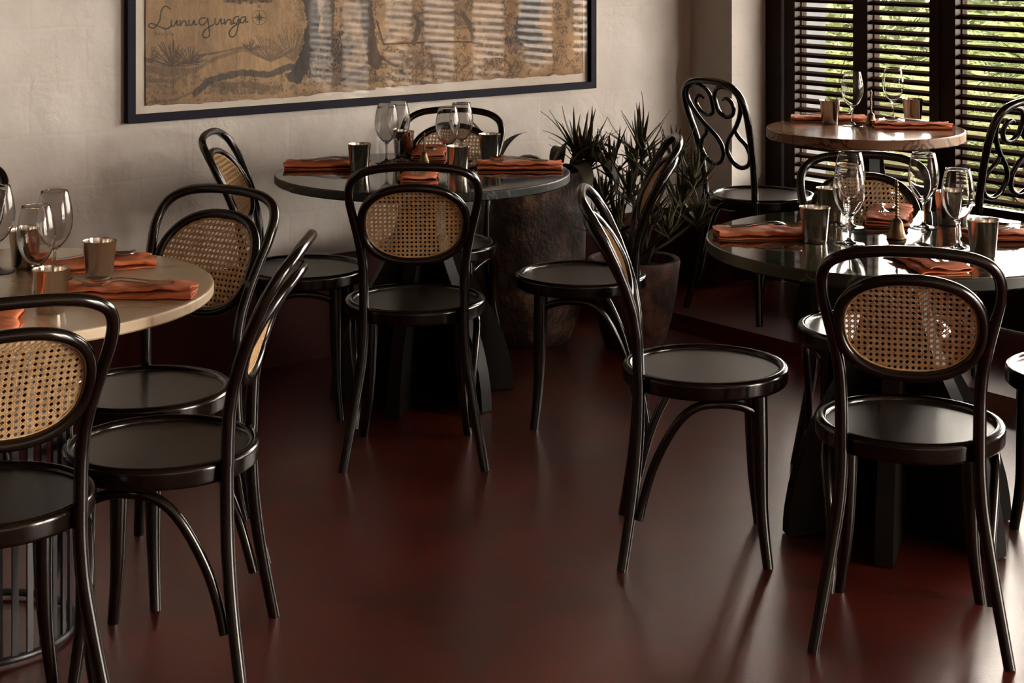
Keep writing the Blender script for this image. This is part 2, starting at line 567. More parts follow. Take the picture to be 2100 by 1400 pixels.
SLAT_PITCH = .0385
def slat_mb(a, b, z0, z1, tilt=-12, wdt=.040, thk=.0125):
    mb = MB()
    n = int(round((z1 - z0) / SLAT_PITCH))
    ca, sa = math.cos(math.radians(tilt)), math.sin(math.radians(tilt))
    prof = [(-wdt / 2, -thk * .25), (-wdt / 2 + .004, -thk / 2), (wdt / 2 - .004, -thk / 2), (wdt / 2, -thk * .25), (wdt / 2, thk * .25), (wdt / 2 - .004, thk / 2), (-wdt / 2 + .004, thk / 2), (-wdt / 2, thk * .25)]
    for k in range(n):
        zc = z0 + (k + .5) * SLAT_PITCH
        ps = [(.024 + p * ca + q * sa, zc - p * sa + q * ca) for p, q in prof]
        m = len(ps)
        vs = [(a, y, z) for y, z in ps] + [(b, y, z) for y, z in ps]
        fs = [tuple(range(m)), tuple(reversed(range(m, 2 * m)))] + [((i + 1) % m, i, i + m, (i + 1) % m + m) for i in range(m)]
        mb.add(vs, fs)
    return mb
for k in range(4):
    o = .097 + .821 * k
    fr = MB()
    z0, z1, zb = .070, 2.358, .515
    e = .820
    fr.box((o + .001, 0, z0), (o + .061, .036, z1))
    fr.box((o + .377, 0, z0), (o + .452, .036, z1))
    fr.box((o + .7596, 0, z0), (o + e, .036, z1))
    # narrow rebate bead on the meeting stile
    fr.box((o + .795, -.008, z0), (o + .812, 0, z1))
    for a, b in ((.061, .377), (.452, .7596)):
        fr.box((o + a, .002, z0), (o + b, .034, .20))
        fr.box((o + a, .002, .41), (o + b, .034, zb - .004))
        fr.box((o + a, .002, 2.26), (o + b, .034, z1))
        fr.box((o + a, .012, .20), (o + b, .026, .41))
    d = struct('door_%d' % (k + 1), fr, M['shutter'], F, ANG_W)
    for a, b in ((.061, .377), (.452, .7596)):
        sl = slat_mb(o + a, o + b, zb, 2.255)
        c = struct('slats', sl, M['slat'], smooth=0, parent=d)
        st = MB()
        for q in range(3):
            st.box((o + a - .0005, .037 + q * .011, zb), (o + a + .006, .046 + q * .011, 2.255))
        st.box((o + a - .010, .036, zb), (o + a - .0005, .070, 2.255))
        struct('lit_stile_side', st, M['strip'], parent=d)  # grooved stile side, its sunlit tone comes from the paler material
# door frames of the two doorways further right (outside the photograph, they throw the daylight)
for i, (a, b) in enumerate(DOORS):
    df = MB()
    df.box((a, .02, 0), (a + .06, .1, 2.5)); df.box((b - .06, .02, 0), (b, .1, 2.5)); df.box((a + .06, .02, 2.44), (b - .06, .1, 2.5))
    m_ = (a + b) / 2
    df.box((m_ - .04, .02, 0), (m_ + .04, .1, 2.44)); df.box((a + .06, .02, 1.0), (b - .06, .06, 1.06))
    struct('door_%d' % (5 + i), df, M['shutter'], CORNER, ANG_W)

# ------------------------------------------------------------------ bentwood cane chair
YPROF = [(.40, -.168), (.50, -.170), (.56, -.173), (.62, -.183), (.68, -.201), (.74, -.224), (.80, -.252), (.85, -.282), (.90, -.320)]
def yback(z): return lerp_table(YPROF, z)
OVOFF = [(.58, -.016), (.64, -.006), (.70, -.004), (.76, -.012), (.84, -.032)]
def yoval(z): return yback(z) + lerp_table(OVOFF, z)
HOOP = [(.145, .455), (.146, .54), (.150, .61), (.162, .68), (.175, .74), (.184, .79), (.182, .832), (.165, .862), (.125, .882), (.065, .891), (0, .893)]
OA, OB, OZ, OE = .1505, .1145, .717, 2.35
def sup(a, b, t, e=OE):
    c, s = math.cos(t), math.sin(t)
    return a * math.copysign(abs(c) ** (2 / e), c), b * math.copysign(abs(s) ** (2 / e), s)

def seat_parts(root, seat_m):
    rim = [(.184, .4490), (.1855, .4560), (.190, .4600), (.197, .4612), (.2045, .4598), (.2090, .4560), (.2105, .4510), (.2105, .4490), (.2100, .4460), (.2092, .4250), (.2085, .4215), (.2060, .4180), (.2040, .4170), (.184, .4170)]
    r = MB(); r.lathe(rim, 72, closed=True)
    part('seat_rim', r, M['wood'], root, 40)
    p = MB()
    prof = [(0.0001, .4475), (.06, .4478), (.12, .4488), (.16, .4502), (.1850, .4508), (.1850, .4380), (0.0001, .4380)]
    p.lathe(prof, 72)
    part('seat_panel', p, seat_m, root, 40)

def leg_parts(root):
    for sx in (-1, 1):
        pts = catmull([(sx * .135, .126, .416), (sx * .137, .128, .32), (sx * .139, .130, .22), (sx * .145, .134, .12), (sx * .161, .147, .0)], 5)
        n = len(pts)
        rad = [lerp_table([(0, .0212), (.3, .0205), (.6, .0172), (.85, .0140), (1, .0128)], i / (n - 1)) for i in range(n)]
        mb = MB(); mb.tube(pts, rad, 14)
        part('leg', mb, M['wood'], root, 50)
        pts = catmull([(sx * .145, -.168, .456), (sx * .1455, -.168, .40), (sx * .151, -.170, .32), (sx * .163, -.176, .24), (sx * .180, -.188, .14), (sx * .205, -.210, .0)], 5)
        n = len(pts)
        rad = [lerp_table([(0, .0146), (.5, .0150), (1, .0128)], i / (n - 1)) for i in range(n)]
        mb = MB(); mb.tube(pts, rad, 14)
        part('leg', mb, M['wood'], root, 50)
        pts = catmull([(sx * .137, .120, .375), (sx * .158, .078, .395), (sx * .176, .030, .4045), (sx * .184, -.020, .400), (sx * .184, -.062, .372), (sx * .178, -.100, .315), (sx * .170, -.134, .24), (sx * .167, -.155, .17), (sx * .172, -.168, .115)], 5)
        mb = MB(); mb.tube(pts, .0112, 10)
        part('brace', mb, M['wood'], root, 50)

def cane_mesh():
    mb = MB()
    ia, ib = OA - .008, OB - .008
    def inside(x, z): return abs(x / ia) ** OE + abs((z - OZ) / ib) ** OE <= 1
    p = .0127
    def strand(px, pz, dx, dz, wd, lay):
        seg = []
        L = .34; st = .004; n = int(L / st)
        for i in range(-n // 2, n // 2 + 1):
            x, z = px + dx * i * st, pz + dz * i * st
            if inside(x, z): seg.append((x, z))
        if len(seg) < 2: return
        seg = seg[::3] + ([seg[-1]] if (len(seg) - 1) % 3 else [])
        nx, nz = -dz * wd / 2, dx * wd / 2
        vs = []; fs = []
        for k, (x, z) in enumerate(seg):
            y = yoval(z) + lay + .0001
            for sgn in (-1, 1):
                for t in (-.0004, .0004):
                    vs.append((x + sgn * nx, y + t, z + sgn * nz))
            if k:
                a, b = (k - 1) * 4, k * 4
                fs += [(a, a + 1, b + 1, b), (a + 2, b + 2, b + 3, a + 3), (a + 1, a + 3, b + 3, b + 1), (a, b, b + 2, a + 2)]
        mb.add(vs, fs)
    K = 13
    for k in range(-K, K + 1):
        for o in (-.00155, .00155):
            strand(k * p + o, OZ, 0, 1, .0021, .0)
            strand(0, OZ + k * p + o, 1, 0, .0021, .0006)
    q = math.sqrt(.5)
    for k in range(-2 * K, 2 * K + 1):
        c = (k + .5) * p
        strand(c / 2, OZ + c / 2, q, -q, .0023, .0012)
        strand(c / 2, OZ - c / 2, q, q, .0023, -.0007)
    return mb

def make_cane_chair(label):
    root = thing('cane_back_chair', label, 'chair', group='bentwood cane chairs')
    seat_parts(root, M['seat'])
    leg_parts(root)
    half = [(x, yback(z), z) for x, z in HOOP]
    pts = [(x, y, z) for x, y, z in half] + [(-x, y, z) for x, y, z in reversed(half[:-1])]
    cp = catmull(pts, 6)
    # follow the back profile exactly
    cp = [Vector((p.x, yback(p.z), p.z)) for p in cp]
    n = len(cp)
    rad = [lerp_table([(0, .0146), (.2, .0128), (.5, .0122), (.8, .0128), (1, .0146)], i / (n - 1)) for i in range(n)]
    mb = MB(); mb.tube(cp, rad, 14)
    part('back_hoop', mb, M['wood'], root, 50)
    ov = []
    for i in range(64):
        x, z = sup(OA, OB, 2 * PI * i / 64)
        ov.append((x, yoval(OZ + z), OZ + z))
    mb = MB(); mb.tube(ov, .0125, 14, closed=True)
    part('back_oval', mb, M['wood'], root, 50)
    ov = []
    for i in range(64):
        x, z = sup(OA - .013, OB - .013, 2 * PI * i / 64)
        ov.append((x, yoval(OZ + z) - .0006, OZ + z))
    mb = MB(); mb.tube(ov, .0022, 6, closed=True)
    part('cane_border', mb, M['cane'], root, 50)
    part('cane_panel', cane_mesh(), M['cane'], root, 0)
    return root

def rzf(f): return math.atan2(-f[0], f[1])

CH = [
    ((.8966, 3.85), (.22, .975), 'cane-back chair seen from behind, in front of the dark green marble table'),
    ((-1.03, 3.34), (-.46, .89), 'cane-back chair cut off by the left photo edge, seen from behind'),
    ((-.755, 3.68), (-1, .02), 'cane-back chair seen side on, facing left to the cream marble table'),
    ((-.887, 4.122), (-.487, -.873), 'cane-back chair behind the right edge of the cream marble table, facing camera'),
    ((-.685, 5.60), (.999, -.04), 'cane-back chair by the white wall, left end of the slate green table'),
    ((-.291, 5.125), (-.04, .999), 'cane-back chair in front of the slate green table, seen from behind'),
    ((-.262, 6.035), (-.16, -.987), 'cane-back chair pushed in behind the slate green table, under the framed picture'),
    ((.221, 5.49), (-.999, .035), 'cane-back chair facing left to the slate green table, in front of the potted plants'),
    ((.491, 4.342), (.9974, -.072), 'side-on cane-back chair mid-floor, facing the dark green marble table'),
    ((1.009, 4.76), (-.10, -.995), 'cane-back chair behind the dark green marble table, facing the camera'),
    ((1.456, 4.29), (-1, 0), 'chair at the right photo edge showing only its seat rim and one leg'),
    ((-1.60, 4.62), (.15, -.989), 'chair behind the cream marble table, a sliver of its back at left photo edge'),
]
proto = None
for (x, y), f, lab in CH:
    if proto is None:
        proto = make_cane_chair(lab)
        proto.location = (x, y, 0); proto.rotation_euler = (0, 0, rzf(f))
    else:
        dup(proto, (x, y, 0), rzf(f), lab)

# ------------------------------------------------------------------ scroll-back chairs
SPROF = [(.40, -.168), (.50, -.170), (.60, -.182), (.70, -.208), (.80, -.242), (.90, -.275), (.96, -.300)]
def ysc(z): return lerp_table(SPROF, z)
SHOOP = [(.138, .455), (.140, .54), (.146, .63), (.157, .72), (.166, .79), (.166, .845), (.150, .888), (.117, .914), (.067, .928), (0, .932)]
SCROLL = [(.056, .866), (.082, .876), (.106, .862), (.112, .835), (.092, .806), (.055, .796), (.020, .812), (.012, .848), (.014, .883), (.038, .912), (.078, .924), (.125, .916), (.156, .885), (.150, .830), (.105, .765), (.035, .700), (.013, .650), (.034, .602), (.080, .583), (.125, .600), (.146, .642), (.132, .683), (.100, .712), (.088, .738), (.098, .758)]
def make_scroll_chair(label):
    root = thing('scroll_back_chair', label, 'chair', group='bentwood scroll back chairs')
    seat_parts(root, M['seat'])
    leg_parts(root)
    half = [(x, 0, .455 + (z - .455) * .965) for x, z in SHOOP]
    pts = half + [(-x, y, z) for x, y, z in reversed(half[:-1])]
    cp = [Vector((p.x, ysc(p.z), p.z)) for p in catmull(pts, 6)]
    mb = MB(); mb.tube(cp, .0135, 14)
    part('back_hoop', mb, M['wood'], root, 50)
    for s in (-1, 1):
        cp = [Vector((s * p.x, ysc(p.z), p.z)) for p in catmull([(x * .93, 0, .56 + (z - .56) * .925) for x, z in SCROLL], 7)]
        n = len(cp)
        rad = [lerp_table([(0, .0045), (.06, .0085), (.5, .0095), (.94, .0085), (1, .004)], i / (n - 1)) for i in range(n)]
        mb = MB(); mb.tube(cp, rad, 10)
        part('back_scroll', mb, M['wood'], root, 50)
    return root
a45 = math.radians(36)
sc1 = make_scroll_chair('scroll-back chair in the far corner between the plants and the shutters')
sc1.location = (.980, 6.71, PLAT); sc1.rotation_euler = (0, 0, rzf((math.cos(a45), math.sin(a45))))
dup(sc1, (1.586, 6.00, PLAT), rzf((-.60, .80)), 'scroll-back chair by the right shutter, beyond the dark green marble table')

# ------------------------------------------------------------------ tables
TH = .75
def table_top(root, r, thk, m):
    mb = MB()
    e = .004
    prof = [(.0001, TH), (r * .5, TH), (r - e - .002, TH), (r - e, TH), (r - e * .3, TH - e * .3), (r, TH - e), (r, TH - e - .001), (r, TH - thk + e + .001), (r, TH - thk + e), (r - e, TH - thk), (r - e - .002, TH - thk), (.0001, TH - thk)]
    mb.lathe(prof, 128)
    o = part('table_top', mb, m, root, 30)
    e_m = m.copy(); e_m.name = m.name + '_honed_edge'
    eb = e_m.node_tree.nodes['Principled BSDF']
    eb.inputs['Roughness'].default_value = .38; eb.inputs['Specular IOR Level'].default_value = .3
    o.data.materials.append(e_m)
    for p in o.data.polygons:
        if abs(p.normal.z) < .6: p.material_index = 1
    return o
FINR = [(0, .31), (.05, .308), (.12, .296), (.20, .272), (.28, .236), (.36, .188), (.44, .140), (.52, .104), (.60, .082), (.70, .075)]
def fin_base(root, thk, rot, scale=1.0, n=6):
    top = TH - thk
    for k in range(n):
        a = rot + 2 * PI * k / n
        Mx = Matrix.Rotation(a, 4, 'Z')
        ol = [(.018, .004)]
        for i in range(24):
            z = .004 + (.70 - .004) * i / 23
            ol.append((lerp_table(FINR, z) * scale, z))
        ol.append((.018, .70))
        mb = MB(); mb.prism(ol, -.022, .022, Mx)
        part('fin', mb, M['base_wood'], root, 30)
    mb = MB(); mb.lathe([(.0001, .012), (.045, .012), (.045, .70), (.0001, .70)], 24)
    part('column', mb, M['base_wood'], root, 30)
    mb = MB(); mb.lathe([(.0001, .70), (.14, .70), (.14, top), (.0001, top)], 32)
    part('mounting_plate', mb, M['base_metal'], root, 30)

tab_g = thing('dining_table', 'round dark green marble table with glossy top at the right', 'table', (1.010, 4.465, 0))
table_top(tab_g, .5, .032, M['marble_green']); fin_base(tab_g, .032, math.radians(11))
tab_c = thing('dining_table', 'round slate green stone table laid for four below the framed picture', 'table', (-.300, 5.74, 0))
table_top(tab_c, .495, .030, M['marble_blue']); fin_base(tab_c, .030, math.radians(15))
tab_s = thing('dining_table', 'small round veined brown marble table in front of the shutters', 'table', (1.324, 6.40, PLAT))
table_top(tab_s, .367, .038, M['marble_brown']); fin_base(tab_s, .038, math.radians(-12), .85)
tab_w = thing('dining_table', 'round cream marble table at the left photo edge on a black cage base', 'table', (-1.181, 3.855, 0))
table_top(tab_w, .5, .026, M['marble_cream'])
mb = MB()
RB_, cy = .205, -.07
for zc in (.014, .695):
    mb = MB()
    ring = [(RB_ * math.cos(2 * PI * i / 64), cy + RB_ * math.sin(2 * PI * i / 64), zc) for i in range(64)]
    mb.tube(ring, .009, 8, closed=True)
    part('base_ring', mb, M['base_metal'], tab_w, 50)
for i in range(19):
    a = PI + PI * (i + .5) / 19
    Mx = Matrix.Translation((RB_ * math.cos(a), cy + RB_ * math.sin(a), 0)) @ Matrix.Rotation(a, 4, 'Z')
    mb = MB(); mb.box((-.003, -.007, .014), (.003, .007, .70), Mx)
    part('bar', mb, M['base_metal'], tab_w, 0)
mb = MB(); mb.lathe([(.0001, .70), (.21, .70), (.21, TH - .026), (.0001, TH - .026)], 48)
o = part('mounting_plate', mb, M['base_metal'], tab_w, 30); o.location = (0, cy, 0)

# ------------------------------------------------------------------ tableware prototypes (shared meshes)
def tumbler_mesh():
    mb = MB()
    prof = [(.0001, .0), (.0285, .0), (.0300, .0015), (.0308, .004), (.0385, .0875), (.0399, .0892), (.0402, .0905), (.0394, .0916), (.0380, .0908), (.0374, .0875), (.0297, .005), (.0001, .004)]
    mb.lathe(prof, 56)
    return mb.mesh('tumbler', M['steel'], 40)
def glass_mesh():
    mb = MB()
    out = [(.0001, .0), (.0375, .0), (.0385, .0012), (.0375, .0022), (.024, .0042), (.011, .0085), (.0052, .015), (.0040, .028), (.0038, .052), (.0046, .064), (.0085, .071), (.0185, .0800), (.0290, .0930), (.0375, .1120), (.0415, .1330), (.0412, .1520), (.0375, .1760), (.0325, .1975), (.0305, .2050)]
    inn = [(.0297, .2052), (.0292, .2045), (.0318, .1972), (.0368, .1758), (.0405, .1520), (.0408, .1331), (.0368, .1123), (.0280, .0940), (.0175, .0818), (.0080, .0745), (.0001, .0728)]
    s = [Vector((r, z, 0)) for r, z in out]
    mb.lathe([(max(p.x, .0001), p.y) for p in catmull(s, 3)] + inn, 56)
    return mb.mesh('wine_glass', M['glass'], 60)
def bell_mesh():
    mb = MB()
    prof = [(.0001, .0), (.026, .0), (.0275, .002), (.0268, .005), (.0225, .012), (.0190, .024), (.0170, .034), (.0165, .040), (.0140, .046), (.0090, .051), (.0040, .054), (.0030, .056)]
    z = .056
    k = 0
    while z < .128:
        prof += [(.0030, z), (.0052, z + .0030), (.0052, z + .0045), (.0030, z + .0075)]
        z += .0078
    prof += [(.0028, z), (.0058, z + .004), (.0060, z + .008), (.0030, z + .012), (.0040, z + .015), (.0015, z + .021), (.0001, z + .022)]
    mb.lathe(prof, 28)
    return mb.mesh('hand_bell', M['brass'], 50)
def napkin_mesh(seed, Lx=.285, W=.115):
    rnd = random.Random(seed)
    # folded ribbon cross section, extruded along x
    ph = [rnd.uniform(0, 6.28) for _ in range(12)]
    def path(u):
        ww = W / 2
        c = [(-ww, .0024), (0, .0022), (ww - .006, .0024), (ww + .001, .0062), (ww - .005, .0100), (0, .0088), (-ww + .008, .0098), (-ww, .0142), (-ww + .008, .0184), (0, .0172), (ww - .022, .0196), (ww - .010, .0176)]
        return catmull([(0, a, b) for a, b in c], 5)
    base = path(0)
    m = len(base)
    nx = 40
    vs = []; fs = []
    T = .0026
    for i in range(nx + 1):
        u = i / nx
        x = (u - .5) * Lx
        for side in (1, -1):
            for k, p in enumerate(base):
                a = base[max(k - 1, 0)]; b = base[min(k + 1, m - 1)]
                d = (b - a).normalized(); nrm = Vector((0, -d.z, d.y))
                lift = p.z / .020
                wz = (.0022 * math.sin(9 * u + ph[0]) + .0016 * math.sin(23 * u + ph[1] + p.y * 60) + .0010 * math.sin(51 * u + ph[5] - p.y * 90)) * lift
                wy = .0050 * math.sin(5 * u + ph[2] + 3 * lift) + .0030 * math.sin(17 * u + ph[3] + 5 * lift)
                wx = (.006 * math.sin(p.y * 60 + ph[4]) * lift + rnd.uniform(-.0004, .0004)) if abs(u - .5) > .3 else 0
                puff = .0022 * lift * max(0, math.cos((p.y / W) * PI))
                vs.append((x + wx, p.y + wy + nrm.y * T * side / 2, max(.0003, p.z + wz + puff + nrm.z * T * side / 2)))
    st = 2 * m
    for i in range(nx):
        for k in range(m - 1):
            a = i * st + k; b = (i + 1) * st + k
            fs.append((a, b, b + 1, a + 1))
            a2 = a + m; b2 = b + m
            fs.append((a2, a2 + 1, b2 + 1, b2))
        for k, flip in ((0, 0), (m - 1, 1)):
            a = i * st + k; b = (i + 1) * st + k
            q = (a, a + m, b + m, b)
            fs.append(tuple(reversed(q)) if flip else q)
    for i in (0, nx):
        for k in range(m - 1):
            a = i * st + k
            q = (a, a + 1, a + 1 + m, a + m)
            fs.append(q if i == 0 else tuple(reversed(q)))
    mb = MB(); mb.add(vs, fs)
    return mb.mesh('napkin', M['napkin'], 60)
def handle_strip(mb, pts, widths, thk):
    n = len(pts)
    vs = []; fs = []
    for i in range(n):
        x, z = pts[i]; w_ = widths[i] / 2
        for (dy, dz) in ((-w_, 0), (-w_ * .6, thk / 2), (w_ * .6, thk / 2), (w_, 0), (w_ * .6, -thk / 2), (-w_ * .6, -thk / 2)):
            vs.append((x, dy, z + dz))
        if i:
            a, b = (i - 1) * 6, i * 6
            for k in range(6):
                k2 = (k + 1) % 6
                fs.append((a + k, b + k, b + k2, a + k2))
    fs.append(tuple(reversed(range(6)))); fs.append(tuple((n - 1) * 6 + k for k in range(6)))
    mb.add(vs, fs)
def spoon_mesh():
    mb = MB()
    xs = [-.095, -.085, -.05, -.01, .02, .038, .048]
    zs = [.0022, .0022, .0035, .0085, .0120, .0115, .0075]
    ws = [.012, .017, .013, .0085, .006, .0058, .008]
    handle_strip(mb, list(zip(xs, zs)), ws, .0022)
    # bowl
    nu, nv = 14, 20
    vs = []; fs = []
    L_, W_ = .031, .0205
    for lay in (0, 1):
        for i in range(nu + 1):
            r = i / nu
            for j in range(nv):
                a = 2 * PI * j / nv
                wx = W_ * (1 - .12 * math.cos(a))
                x = .074 + L_ * r * math.cos(a)
                y = wx * r * math.sin(a)
                z = .0015 + .0085 * r ** 2 + (.0013 if lay else 0)
                vs.append((x, y, z))
    off = (nu + 1) * nv
    for lay in (0, 1):
        for i in range(nu):
            for j in range(nv):
                a = lay * off + i * nv + j; b = lay * off + i * nv + (j + 1) % nv
                c = lay * off + (i + 1) * nv + (j + 1) % nv; d = lay * off + (i + 1) * nv + j
                fs.append((a, d, c, b) if lay else (a, b, c, d))
    for j in range(nv):
        a = nu * nv + j; b = nu * nv + (j + 1) % nv
        fs.append((a, b, b + off, a + off))
    mb.add(vs, fs)
    return mb.mesh('spoon', M['cutlery'], 50)
def fork_mesh():
    mb = MB()
    xs = [-.095, -.085, -.05, -.01, .02, .038, .048, .060]
    zs = [.0022, .0022, .0035, .0085, .0115, .0105, .0065, .0035]
    ws = [.012, .017, .013, .0085, .006, .007, .015, .022]
    handle_strip(mb, list(zip(xs, zs)), ws, .0020)
    for k in range(4):
        y = (k - 1.5) * .0062
        pts = [(.058, y, .0036), (.072, y, .0022), (.088, y, .0035), (.103, y * .95, .0085)]
        mb.tube(catmull(pts, 3), [.0017] * 9 + [.0010], 6)
    return mb.mesh('fork', M['cutlery'], 50)

ME_T, ME_G, ME_B, ME_S, ME_F = tumbler_mesh(), glass_mesh(), bell_mesh(), spoon_mesh(), fork_mesh()
ME_N = [napkin_mesh(s) for s in range(6)]

def put(name, me, px, py, label, cat, group, rz=0.0, scale=1.0, z=TH, dx=0, dy=0, tilt=None):
    if BM in label:
        p = px2world(px, py, TH + PLAT); z += PLAT
    else:
        p = px2world(px, py, TH)
    o = link(name, me, None, (p.x + dx, p.y + dy, z), rz)
    if scale != 1.0: o.scale = (scale,) * 3
    if tilt: o.rotation_euler = (tilt[0], tilt[1], rz)
    return tag(o, label, cat, group)

G_T, G_G, G_B, G_N, G_S, G_F = 'steel tumblers on the tables', 'stemmed glasses on the tables', 'brass hand bells', 'folded orange napkins', 'spoons on the napkins', 'forks on the napkins'
DG, SG, CM, BM = 'dark green marble table', 'slate green table', 'cream marble table', 'brown marble table'
tum = [
    (1671, 496, 'steel tumbler at the left front of the %s, beside a napkin' % DG),
    (1703, 452, 'steel tumbler behind the glasses at the left of the %s' % DG),
    (1946, 460, 'steel tumbler at the right rear of the %s, seen through a glass' % DG),
    (2016, 526, 'steel tumbler at the right front of the %s' % DG),
    (737, 350, 'leftmost steel tumbler on the %s' % SG),
    (827, 321, 'steel tumbler behind the left pair of glasses on the %s' % SG),
    (940, 355, 'steel tumbler at the front of the %s, right of the bell' % SG),
    (1004, 327, 'rightmost steel tumbler on the %s' % SG),
    (204, 573, 'steel tumbler near the centre of the %s, beside the spoon' % CM),
    (105, 638, 'steel tumbler at the front of the %s, behind the chair hoop' % CM),
    (52, 548, 'steel tumbler at the rear of the %s, seen through a glass' % CM),
    (1702, 254, 'left steel tumbler on the %s' % BM),
    (1872, 251, 'right steel tumbler on the %s' % BM)]
for x, y, l in tum: put('steel_tumbler', ME_T, x, y, l, 'tumbler', G_T)
gls = [
    (1741, 500, 'front left wine glass on the %s' % DG),
    (1743, 466, 'rear left wine glass on the %s' % DG),
    (1894, 467, 'wine glass at the centre rear of the %s, right of the bell' % DG),
    (1964, 511, 'rightmost wine glass on the %s' % DG),
    (793, 334, 'leftmost wine glass on the %s' % SG),
    (817, 328, 'wine glass just behind the leftmost one on the %s' % SG),
    (918, 341, 'wine glass right of the bell, nearest on the %s' % SG),
    (946, 330, 'rightmost wine glass on the %s' % SG),
    (74, 612, 'front wine glass of the overlapping pair on the %s' % CM),
    (112, 572, 'rear wine glass of the overlapping pair on the %s' % CM),
    (-6, 558, 'wine glass cut off by the left photo edge on the %s' % CM),
    (1748, 258, 'left wine glass on the %s' % BM),
    (1831, 246, 'right wine glass on the %s' % BM)]
for x, y, l in gls: put('wine_glass', ME_G, x, y, l, 'glass', G_G)
put('hand_bell', ME_B, 1839, 489, 'tall brass hand bell with a ridged handle on the %s' % DG, 'bell', G_B)
put('hand_bell', ME_B, 870, 331, 'short brass hand bell in the middle of the %s' % SG, 'bell', G_B, scale=.66)
put('hand_bell', ME_B, 1786, 255, 'slim brass hand bell between the glasses on the %s' % BM, 'bell', G_B, scale=.86)

def setting(px, py, deg, which, tb, idx, flip=False, fork=True, spoon=True, fo=0.016, so=-.014, along=0.0):
    rz = math.radians(deg)
    put('folded_napkin', ME_N[idx % 6], px, py, 'folded orange napkin %s the %s' % (which, tb), 'napkin', G_N, rz)
    h = .0235
    fl_ = PI if flip else 0
    c, s = math.cos(rz), math.sin(rz)
    if fork:
        put('fork', ME_F, px, py, 'fork on the napkin %s the %s' % (which, tb), 'fork', G_F, rz + fl_ + .05, z=TH + h, dx=c * along - s * fo, dy=s * along + c * fo)
    if spoon:
        put('spoon', ME_S, px, py, 'spoon on the napkin %s the %s' % (which, tb), 'spoon', G_S, rz + fl_ - .04, z=TH + h, dx=c * along - s * so, dy=s * along + c * so)
setting(1578, 483, 2, 'at the left of', DG, 0, along=-.01)
setting(1822, 447, 75, 'at the back of', DG, 1, flip=True)
setting(1903, 543, 97, 'at the front of', DG, 2)
setting(2094, 488, 178, 'at the right of', DG, 3, along=-.02)
setting(672, 343, 1, 'at the left of', SG, 4)
setting(880, 318, 92, 'at the back of', SG, 5, flip=True)
setting(1066, 344, 179, 'at the right of', SG, 0)
setting(860, 366, 92, 'at the front of', SG, 1)
setting(268, 604, 183, 'at the right of', CM, 2)
setting(190, 548, 18, 'at the back of', CM, 3)
setting(-20, 672, 100, 'at the front of', CM, 4)
setting(1700, 248, -2, 'at the left of', BM, 5, along=-.02)
setting(1870, 262, 173, 'at the right of', BM, 0)

# ------------------------------------------------------------------ framed picture
T0, T1, ZB, ZT = -.658, 1.428, .911, 2.14
pic = thing('framed_picture', 'long framed ink map on aged brown paper, glazed, on the white wall', 'picture', P0, ANG_L)
fw, fd = .028, .032
fr = MB()
fr.box((T0, -fd, ZB), (T1, -.001, ZB + fw)); fr.box((T0, -fd, ZT - fw), (T1, -.001, ZT))
fr.box((T0, -fd, ZB + fw), (T0 + fw, -.001, ZT - fw)); fr.box((T1 - fw, -fd, ZB + fw), (T1, -.001, ZT - fw))
part('frame', fr, M['frame'], pic, 0)
mb = MB(); mb.box((T0 + fw, -.007, ZB + fw), (T1 - fw, -.002, ZT - fw))
part('mat_board', mb, M['mat_board'], pic, 0)
mb = MB(); mb.box((T0 + fw, -.0195, ZB + fw), (T1 - fw, -.0175, ZT - fw))
part('glass_pane', mb, M['pane'], pic, 0)

